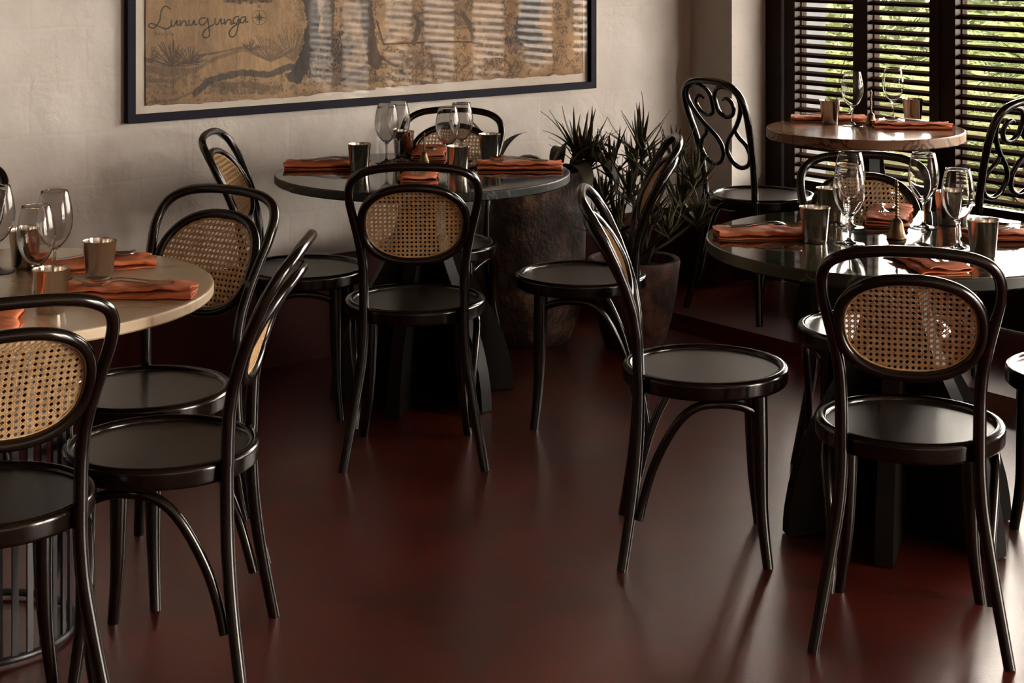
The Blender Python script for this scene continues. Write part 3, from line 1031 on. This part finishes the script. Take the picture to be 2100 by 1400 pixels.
def build_art():
    ta, tb = -.585, 1.372
    zs = np.concatenate([np.linspace(.958, 1.345, 250), np.linspace(1.35, 2.06, 40)])
    ts = np.linspace(ta, tb, 1000)
    Tm, Zm = np.meshgrid(ts, zs)
    # where each spot of the paper was measured in the photograph
    X = P0.x + U.x * Tm; Y = P0.y + U.y * Tm
    px = 1050 + FPX * X / Y
    py = YH + FPX * (CAM_H - Zm) / Y
    x = (px - 240) * 2.1; y = py * 2.1      # drawing units
    rng = np.random.default_rng(3)
    def vnoise(u, v, seed):
        r = np.random.default_rng(seed)
        g = r.random((128, 128))
        ui = np.floor(u).astype(int); vi = np.floor(v).astype(int)
        fu = u - ui; fv = v - vi
        fu = fu * fu * (3 - 2 * fu); fv = fv * fv * (3 - 2 * fv)
        a = g[ui % 128, vi % 128]; b = g[(ui + 1) % 128, vi % 128]; c = g[ui % 128, (vi + 1) % 128]; d = g[(ui + 1) % 128, (vi + 1) % 128]
        return (a * (1 - fu) + b * fu) * (1 - fv) + (c * (1 - fu) + d * fu) * fv
    def fbm(sx, sy, seed, o=5):
        t = 0; amp = .5; tot = 0
        for k in range(o):
            t = t + amp * vnoise(x * sx * 2 ** k + 300, y * sy * 2 ** k + 300, seed + k); tot += amp; amp *= .55
        return t / tot
    def seg(x0, y0, x1, y1):
        dx, dy = x1 - x0, y1 - y0
        L2 = dx * dx + dy * dy + 1e-9
        t = np.clip(((x - x0) * dx + (y - y0) * dy) / L2, 0, 1)
        return np.hypot(x - x0 - t * dx, y - y0 - t * dy), t
    paper = np.stack([.50 + 0 * x, .325 + 0 * x, .170 + 0 * x], -1)
    n = fbm(.006, .004, 1)
    fold = fbm(.03, .003, 9, 3)
    paper *= (.30 + .62 * n + .30 * (fold - .5))[..., None]
    warm = np.clip((x - 800) / 900, 0, 1)[..., None]
    paper = paper * (1 - warm * np.array([-.06, .05, .16]))
    ink = np.zeros_like(x)
    def lay(a): 
        nonlocal ink
        ink = np.maximum(ink, np.clip(a, 0, 1))
    def blob(cx, cy, rx, ry, k, seed, sc=.05):
        d = np.hypot((x - cx) / rx, (y - cy) / ry) + (fbm(sc, sc, seed, 4) - .5) * 1.3
        hatch = .55 + .45 * (fbm(.22, .10, seed + 40, 3) > .5)
        lay(np.clip((1.0 - d) * 4, 0, 1) * k * hatch)
    def band(pts, w, k, seed=0, rough=6):
        for (a, b), (c, d) in zip(pts, pts[1:]):
            dd, t = seg(a, b, c, d)
            dd = dd + (fbm(.06, .06, seed + 70, 3) - .5) * rough
            lay(np.clip((w - dd) / 2.0, 0, 1) * k)
    def line(pts, w, k=.9):
        for (a, b), (c, d) in zip(pts, pts[1:]):
            dd, t = seg(a, b, c, d)
            lay(np.clip((w - dd) / 1.1 + .5, 0, 1) * k)
    # road / ground bands
    band([(100, 345), (230, 350), (330, 300), (420, 250), (520, 215), (640, 205)], 9, .45, 1)
    band([(330, 240), (430, 225), (560, 195)], 5, .6, 2, 4)
    band([(120, 290), (200, 320), (330, 300)], 12, .45, 3)
    band([(330, 400), (390, 345), (520, 312), (650, 320), (740, 285)], 15, .85, 4, 10)
    band([(380, 350), (470, 370), (560, 360), (640, 380)], 16, .6, 5, 14)
    band([(130, 440), (240, 430), (330, 390)], 6, .5, 6)
    # spiky bushes
    def fan(cx, cy, r, k, seed, cnt=26, half=1.5):
        rr = random.Random(seed)
        for i in range(cnt):
            a = -PI / 2 + rr.uniform(-half, half)
            L = r * rr.uniform(.7, 1.05)
            line([(cx, cy), (cx + L * math.cos(a), cy + L * math.sin(a) * 1.0)], rr.uniform(1.0, 2.2), k)
    fan(140, 270, 70, .75, 1); fan(232, 285, 110, .85, 2, 34); fan(305, 275, 78, .85, 3)
    fan(565, 215, 50, .8, 4, 20); fan(655, 265, 130, .65, 5, 40, 1.2); fan(750, 260, 150, .55, 6, 36, 1.1)
    line([(236, 285), (234, 400)], 2, .7)
    # big trees
    band([(820, -20), (838, 100), (830, 170), (800, 260), (760, 330)], 30, .95, 7, 26)
    band([(905, -20), (900, 60), (905, 160), (950, 240)], 26, .75, 8, 30)
    blob(900, 210, 120, 80, .95, 11); blob(850, 300, 130, 50, .9, 12); blob(560, 0, 110, 16, .9, 13)
    band([(1060, -20), (1070, 100), (1095, 230), (1105, 270)], 28, .8, 9, 20)
    band([(1110, 90), (1140, 190), (1250, 185), (1420, 178), (1560, 182)], 5, .8, 10, 4)
    band([(1100, 250), (1040, 300), (960, 345)], 7, .8, 11, 8); band([(1105, 250), (1105, 350)], 4, .7, 11, 4)
    band([(1120, 240), (1200, 290), (1240, 330)], 7, .8, 12, 8)
    band([(1280, 70), (1300, 100), (1270, 180)], 14, .75, 13, 20)
    band([(1480, 60), (1520, 120), (1530, 180)], 12, .7, 14, 14)
    band([(1290, 60), (1400, 30), (1480, 70)], 6, .6, 15, 8)
    band([(1780, -20), (1770, 60), (1740, 130), (1790, 150)], 40, .92, 16, 30)
    blob(1720, 175, 60, 26, 1.0, 14); blob(1780, 220, 90, 34, .8, 15); blob(1640, 110, 60, 40, .6, 16)
    for i in range(16):
        xx = 1180 + i * 42
        band([(xx, 225), (xx + 30, 265), (xx - 16, 325)], 3, .65, 30 + i, 5)
    blob(1400, 70, 120, 60, .38, 18, .09); blob(1240, 60, 90, 60, .4, 19, .09); blob(1000, 330, 180, 40, .6, 20)
    blob(1300, 260, 160, 40, .4, 23); blob(540, 380, 170, 30, .7, 24); blob(200, 300, 120, 30, .5, 25)
    rr = random.Random(5)
    for i in range(90):
        xx = rr.uniform(1000, 1960); yy = rr.uniform(60, 330); a = rr.uniform(-.9, .9); L = rr.uniform(12, 42)
        line([(xx, yy), (xx + L * math.cos(a), yy + L * math.sin(a))], rr.uniform(.8, 1.6), .55)
    # canopy and trunks above, and loose ink texture over the right part of the sheet
    band([(820, -20), (800, -200), (840, -420), (900, -700)], 34, .95, 50, 26)
    band([(905, -20), (930, -240), (1010, -460)], 24, .8, 51, 24)
    band([(1060, -20), (1050, -220), (1120, -520)], 26, .8, 52, 22)
    band([(1780, -20), (1790, -260), (1720, -560)], 40, .92, 53, 30)
    for bx_, by_, rx_, ry_ in ((820, -430, 260, 120), (1120, -520, 260, 110), (1700, -520, 300, 130), (560, -250, 120, 70), (1420, -330, 160, 70), (300, -420, 160, 80)):
        blob(bx_, by_, rx_, ry_, .8, int(abs(bx_) % 97) + 200, .04)
    scr = (fbm(.035, .05, 301, 5) > .53) * (fbm(.20, .12, 311, 3) > .46) * np.clip((x - 620) / 250, 0, 1) * (y > -60)
    lay(scr * .58)
    scr2 = (fbm(.05, .07, 321, 4) > .56) * (fbm(.3, .1, 331, 2) > .5) * (y > 330 - .05 * x)
    lay(scr2 * .6)
    for i in range(150):
        xx = rr.uniform(760, 1980); yy = rr.uniform(-20, 350); a = rr.uniform(-1.5, 1.5); L = rr.uniform(10, 34)
        line([(xx, yy), (xx + L * math.cos(a), yy + L * math.sin(a))], rr.uniform(.8, 1.7), .5)
    # lettering
    W = 2.9
    L_ = [[(222, 38), (200, 26), (182, 48), (176, 88), (152, 120), (128, 112), (140, 100), (170, 112), (205, 124), (226, 110)],
          [(228, 86), (226, 106), (236, 112), (250, 88), (251, 106), (261, 108)],
          [(264, 88), (266, 110), (275, 92), (288, 92), (290, 110), (298, 106)],
          [(302, 86), (302, 104), (313, 108), (325, 86), (327, 106), (338, 102)],
          [(374, 76), (352, 80), (346, 97), (360, 108), (378, 92), (383, 78), (386, 110), (390, 150), (374, 162), (360, 150), (374, 126), (408, 104)],
          [(415, 80), (414, 100), (426, 104), (440, 80), (442, 101), (453, 99)],
          [(456, 83), (458, 104), (468, 86), (482, 85), (484, 104), (492, 100)],
          [(516, 70), (498, 76), (493, 94), (506, 101), (518, 80), (514, 112), (502, 150), (484, 158), (475, 142), (490, 118), (522, 98)],
          [(547, 72), (530, 75), (524, 91), (535, 98), (547, 78), (546, 95), (556, 92)]]
    for s in L_: line([(p.x, p.y) for p in catmull([(a, b, 0) for a, b in s], 4)], W, 1.0)
    # small place name: B e n t o t a
    B_ = [[(158, 136), (156, 154)], [(158, 137), (165, 139), (158, 144), (167, 149), (156, 154)],
          [(172, 148), (179, 145), (174, 141), (170, 148), (176, 153)], [(183, 142), (183, 153), (187, 143), (192, 144), (192, 153)],
          [(199, 134), (198, 152)], [(195, 141), (204, 140)], [(209, 143), (205, 148), (210, 152), (214, 147), (209, 143)],
          [(219, 134), (218, 152)], [(215, 141), (224, 140)], [(233, 143), (227, 147), (230, 152), (235, 145), (236, 152)]]
    for s in B_: line(s, 1.0, .75)
    # compass rose
    cx, cy, R = 605, 75, 31
    ring = np.abs(np.hypot(x - cx, y - cy) - R)
    lay(np.clip((1.3 - ring) + .5, 0, 1) * .8)
    ang = np.arctan2(y - cy, x - cx); rad_ = np.hypot(x - cx, y - cy)
    for k in range(8):
        a0 = k * PI / 4
        d = np.abs((ang - a0 + PI) % (2 * PI) - PI)
        Ls = 34 if k % 2 == 0 else 22
        lay(np.where((rad_ < Ls) & (rad_ * np.sin(np.minimum(d, 1.5)) < (Ls - rad_) * .17) & (d < 1.2), .9, 0))
    line([(600, 32), (600, 22)], 1.0); line([(600, 22), (608, 32)], 1.0); line([(608, 32), (608, 22)], 1.0)
    dark = np.array([.035, .030, .028])
    col = paper * (1 - ink[..., None]) + dark * ink[..., None]
    fine = (fbm(.25, .25, 77, 2) - .5) * .25
    col = np.clip(col * (1 + fine[..., None]), 0, 1)
    # torn lower edge of the paper
    edge = .966 + .010 * (vnoise(Tm * 9 + 50, Tm * 0 + 3, 5) - .5) + .006 * (vnoise(Tm * 37 + 50, Tm * 0 + 9, 6) - .5) + np.where(Tm < .35, -.003, .006)
    Zf = np.maximum(Zm, edge)
    ny, nx_ = Tm.shape
    wr = (fbm(.02, .01, 55, 4) - .5) * .004
    V3 = np.stack([Tm, -.0125 + wr, Zf], -1).reshape(-1, 3)
    idx = np.arange(ny * nx_).reshape(ny, nx_)
    quads = np.stack([idx[:-1, :-1], idx[:-1, 1:], idx[1:, 1:], idx[1:, :-1]], -1).reshape(-1, 4)
    keep = (Zf[1:, :-1] - Zf[:-1, :-1]).reshape(-1) > 1e-6
    quads = quads[keep]
    me = bpy.data.meshes.new('paper_map')
    me.vertices.add(len(V3)); me.vertices.foreach_set('co', V3.astype(np.float32).ravel())
    me.loops.add(len(quads) * 4); me.loops.foreach_set('vertex_index', quads.astype(np.int32).ravel())
    me.polygons.add(len(quads)); me.polygons.foreach_set('loop_start', (np.arange(len(quads)) * 4).astype(np.int32))
    try: me.polygons.foreach_set('loop_total', np.full(len(quads), 4, np.int32))
    except Exception: pass
    me.update(calc_edges=True)
    at = me.color_attributes.new('paint', 'FLOAT_COLOR', 'POINT')
    rgba = np.concatenate([col.reshape(-1, 3), np.ones((len(V3), 1))], 1).astype(np.float32)
    at.data.foreach_set('color', rgba.ravel())
    me.materials.append(M['art'])
    me.polygons.foreach_set('use_smooth', [True] * len(me.polygons))
    link('paper_map', me, pic)
build_art()

# ------------------------------------------------------------------ plants
def leaf_blade(mb, base, az, up, L, wd, droop, seg=8, fold=.25, tipup=0.0):
    """strap leaf: starts at base heading azimuth az with elevation up, bends by droop (radians over length)"""
    p = Vector(base); el = up
    h = Vector((math.cos(az), math.sin(az), 0)); side = Vector((-math.sin(az), math.cos(az), 0))
    vs = []; fs = []
    for i in range(seg + 1):
        t = i / seg
        w_ = wd * (math.sin(min(1, (t * .92 + .16)) * PI) ** .8 if wd > .03 else (1 - t) ** .8 * min(1, .55 + t * 3)) + .0006
        d = h * math.cos(el) + Vector((0, 0, math.sin(el)))
        nrm = side.cross(d)
        vs += [p - side * w_ / 2 + nrm * fold * w_ * -.5, p - nrm * .0006 , p + side * w_ / 2 + nrm * fold * w_ * -.5]
        if i:
            a, b = (i - 1) * 3, i * 3
            fs += [(a, a + 1, b + 1, b), (a + 1, a + 2, b + 2, b + 1)]
        p = p + d * (L / seg)
        el -= droop / seg * (1 + t)
    mb.add(vs, fs)

def lathe_part(name, prof, m, root, n=64):
    mb = MB(); mb.lathe(prof, n)
    return part(name, mb, m, root, 45)

def solidify(o, t=.0012):
    s = o.modifiers.new('thickness', 'SOLIDIFY'); s.thickness = t
    return o

rnd = random.Random(12)
urn = thing('potted_plant', 'tall rust-brown stone urn with dark strap leaves against the white wall', 'potted plant', (.070, 6.50, 0))
lathe_part('planter', [(.0001, 0), (.135, 0), (.150, .012), (.178, .08), (.200, .17), (.209, .28), (.211, .42), (.208, .56), (.206, .622), (.211, .640), (.207, .652), (.190, .652), (.186, .640), (.186, .60), (.0001, .60)], M['urn'], urn)
mb = MB(); mb.lathe([(.186, .6015), (.12, .612), (.0001, .616)], 32)
part('soil', mb, M['soil'], urn, 60)
mb = MB()
def u_local(px, py, Y):   # spot at distance Y in urn coordinates
    return Vector(((px - 1050) * Y / FPX - .070, Y - 6.50, CAM_H - (py - YH) * Y / FPX))
# broad arching leaves
for bx, by, bz, az, up, L, wd, dr in (
        (.075, -.02, .63, PI * 1.02, 1.15, .25, .052, 2.35), (.085, .0, .63, .12, 1.35, .19, .055, .7), (.155, -.03, .66, .05, 1.25, .24, .075, 2.3),
        (.16, -.06, .64, -.5, .9, .30, .085, 2.5), (.13, -.08, .62, -1.0, 1.1, .26, .075, 2.6), (-.02, .0, .61, PI * .95, 1.0, .15, .045, 1.2),
        (-.06, -.04, .61, PI * 1.1, .8, .16, .045, 1.3), (.02, -.04, .61, PI * .85, 1.3, .12, .045, .9), (-.15, .04, .61, 2.7, 1.45, .26, .050, .5),
        (-.14, .05, .61, .6, 1.35, .24, .055, .9), (-.17, .03, .61, 3.0, 1.2, .22, .05, 1.2), (.17, .04, .64, .5, 1.2, .28, .07, 2.0), (.10, .05, .62, 1.4, 1.3, .22, .06, 1.6)):
    leaf_blade(mb, (bx, by, bz), az, up, L, wd, dr, 12, .35)
solidify(part('strap_leaves', mb, M['leaf_dark'], urn, 60))
mb = MB()
for k in range(18):
    az = rnd.uniform(0, 2 * PI)
    leaf_blade(mb, (.185 + rnd.uniform(-.025, .025), .01 + rnd.uniform(-.015, .015), .69), az, rnd.uniform(.85, 1.5), rnd.uniform(.15, .23), rnd.uniform(.024, .029), rnd.uniform(-.5, .5), 8, .4)
solidify(part('spiky_leaves', mb, M['leaf_dark'], urn, 60))
mb = MB(); mb.tube([(.125, .0, .60), (.16, .005, .64), (.185, .01, .70)], .013, 8)
part('stem', mb, M['stem'], urn, 60)

pot = thing('potted_plant', 'dark rust-glazed pot of tall spiky branching plants', 'potted plant', (.459, 6.42, 0))
lathe_part('pot', [(.0001, 0), (.100, 0), (.112, .008), (.140, .10), (.160, .20), (.170, .29), (.174, .318), (.171, .328), (.160, .330), (.152, .324), (.150, .285), (.0001, .285)], M['pot'], pot)
mb = MB(); mb.lathe([(.150, .286), (.09, .294), (.0001, .297)], 32)
part('soil', mb, M['soil'], pot, 60)
def p_local(px, py, Y):
    return Vector(((px - 1050) * Y / FPX - .459, Y - 6.42, CAM_H - (py - YH) * Y / FPX))
heads = []
spots = [(1315, 300, 6.50, 1.15), (1252, 345, 6.45, .95), (1385, 330, 6.60, .9), (1205, 330, 6.50, 1.0), (1345, 365, 6.40, 1.0), (1290, 390, 6.35, .95),
         (1420, 370, 6.45, .9), (1235, 410, 6.35, .9), (1395, 420, 6.40, 1.0), (1330, 440, 6.30, .95), (1270, 455, 6.30, .9), (1430, 450, 6.50, .8), (1300, 345, 6.60, .9), (1225, 470, 6.30, .7), (1370, 470, 6.32, .8)]
st = MB(); lf = MB()
for i, (hx, hy, hY, sz) in enumerate(spots):
    hp = p_local(hx, hy, hY)
    a = rnd.uniform(0, 2 * PI); r = rnd.uniform(.02, .09)
    b0 = Vector((r * math.cos(a), r * math.sin(a), .28))
    mid = b0.lerp(hp, .55) + Vector((rnd.uniform(-.03, .03), rnd.uniform(-.03, .03), -.01))
    path = catmull([b0, mid, hp], 6)
    st.tube(path, [.0085 - .003 * k / 12 for k in range(len(path))], 7)
    for k in range(26):
        az = rnd.uniform(0, 2 * PI)
        t = k / 26
        z_ = hp.z - .05 * sz * (1 - t)
        leaf_blade(lf, (hp.x, hp.y, z_), az, rnd.uniform(.15, .75) + t * .8, rnd.uniform(.11, .20) * sz, rnd.uniform(.017, .026), rnd.uniform(-.7, .3), 6, .5)
part('stems', st, M['stem'], pot, 60)
solidify(part('spiky_leaves', lf, M['leaf_spike'], pot, 60), .001)

# ------------------------------------------------------------------ outside the shutters
g = MB(); g.box((1.0, 4.0, -.14), (30, 40, -.105))
pv = struct('floor_outside', g, M['paving'])
ev = MB(); ev.box((-.5, .30, 2.65), (10.5, 1.5, 2.75))
struct('ceiling_sun_blocker', ev, M['white_ext'], CORNER, ANG_W)  # unseen overhang, added to limit the sun entering the openings
gw = MB(); gw.box((.80, 8.55, -.1), (1.572, 8.85, 3.4))
o = tag(link('garden_wall', gw.mesh('garden_wall', M['white_ext'], 0)), 'pale blue-white rendered wall end seen through the leftmost shutter', 'wall')

def frond(mb, base, az, up, L, droop, lw=.022, ll=.34, cnt=26):
    p = Vector(base); el = up
    h = Vector((math.cos(az), math.sin(az), 0)); side = Vector((-math.sin(az), math.cos(az), 0))
    pts = [p.copy()]
    for i in range(cnt):
        t = i / cnt
        d = h * math.cos(el) + Vector((0, 0, math.sin(el)))
        p = p + d * (L / cnt); pts.append(p.copy())
        el -= droop / cnt
        if i < 3: continue
        nrm = side.cross(d)
        for s in (-1, 1):
            l_ = ll * math.sin(PI * (t * .85 + .12)) ** .7
            dr = (side * s * .85 + d * .55 + Vector((0, 0, -.18)) + nrm * rnd.uniform(-.12, .12)).normalized()
            q0 = p; q1 = p + dr * l_ * .5; q2 = p + dr * l_ + Vector((0, 0, -.10 * l_))
            wv = d * lw / 2
            mb.add([q0 - wv * .5, q0 + wv * .5, q1 + wv, q1 - wv, q2], [(0, 1, 2, 3), (3, 2, 4)])
    mb.tube(pts, [.010 * (1 - .8 * k / len(pts)) for k in range(len(pts))], 5)
palms = [
    ((2.75, 9.2), .62, 'low palm with arching fronds just outside the middle shutter', 1),
    ((3.9, 10.6), .80, 'palm with broad fronds outside the rightmost shutter', 2),
    ((2.25, 11.9), .75, 'palm behind the white wall end, seen through the left shutter', 3),
    ((4.2, 8.6), .62, 'low palm nearest the right photo edge beyond the shutters', 4),
    ((4.0, 13.0), .95, 'palm furthest back in the garden', 5),
    ((6.4, 12.2), .85, 'sunlit palm at the far right of the garden', 6),
]
pt_mesh = None
for (x, y), sz, lab, k in palms:
    root = thing('palm', lab, 'palm', (x, y, -.105), group='garden palms')
    root.rotation_euler = (0, 0, k * 1.3); root.scale = (sz,) * 3
    if pt_mesh is None:
        mb = MB(); mb.tube(catmull([(0, 0, 0), (.02, 0, .3), (0, .02, .62)], 5), .06, 10)
        t_me = mb.mesh('trunk', M['bark'], 60)
        mb = MB()
        for i in range(30):
            frond(mb, (0, 0, rnd.uniform(.15, .62)), i * 2.4, rnd.uniform(.25, 1.35), rnd.uniform(.9, 1.5), rnd.uniform(.8, 1.9))
        pt_mesh = mb.mesh('fronds', M['leaf_out'], 0)
    link('trunk', t_me, root)
    link('fronds', pt_mesh, root)
def shrub_mesh(seed, n=1500):
    r = random.Random(seed); mb = MB()
    for i in range(n):
        a = r.uniform(0, 2 * PI); b = math.acos(r.uniform(-1, 1)); rr = r.uniform(.6, 1) 
        p = Vector((rr * math.sin(b) * math.cos(a), rr * math.sin(b) * math.sin(a), .9 + .9 * rr * math.cos(b)))
        d = Vector((r.uniform(-1, 1), r.uniform(-1, 1), r.uniform(-.6, 1))).normalized()
        s = d.cross(Vector((r.uniform(-1, 1), r.uniform(-1, 1), r.uniform(-1, 1)))).normalized()
        L = r.uniform(.09, .2); w_ = L * .22
        mb.add([p, p + d * L * .45 + s * w_, p + d * L, p + d * L * .45 - s * w_], [(0, 1, 2, 3)])
    return mb.mesh('foliage', M['leaf_out2'], 0)
sm = [shrub_mesh(1), shrub_mesh(2)]
mb = MB(); mb.tube([(0, 0, 0), (0, 0, .9)], .04, 8)
stm = mb.mesh('stem', M['bark'], 60)
for i, (x, y, s, lab) in enumerate([
        (2.1, 14.6, .80, 'leafy shrub behind the white wall end in the garden'),
        (3.1, 16.2, .95, 'leafy shrub at the back of the garden, left of centre'),
        (5.0, 16.0, .95, 'leafy shrub at the back of the garden, right of centre'),
        (7.0, 15.2, .95, 'leafy shrub at the far right of the garden')]):
    root = thing('garden_shrub', lab, 'shrub', (x, y, -.105), i * 1.1, group='garden shrubs')
    root.scale = (s,) * 3
    link('stem', stm, root); link('foliage', sm[i % 2], root)
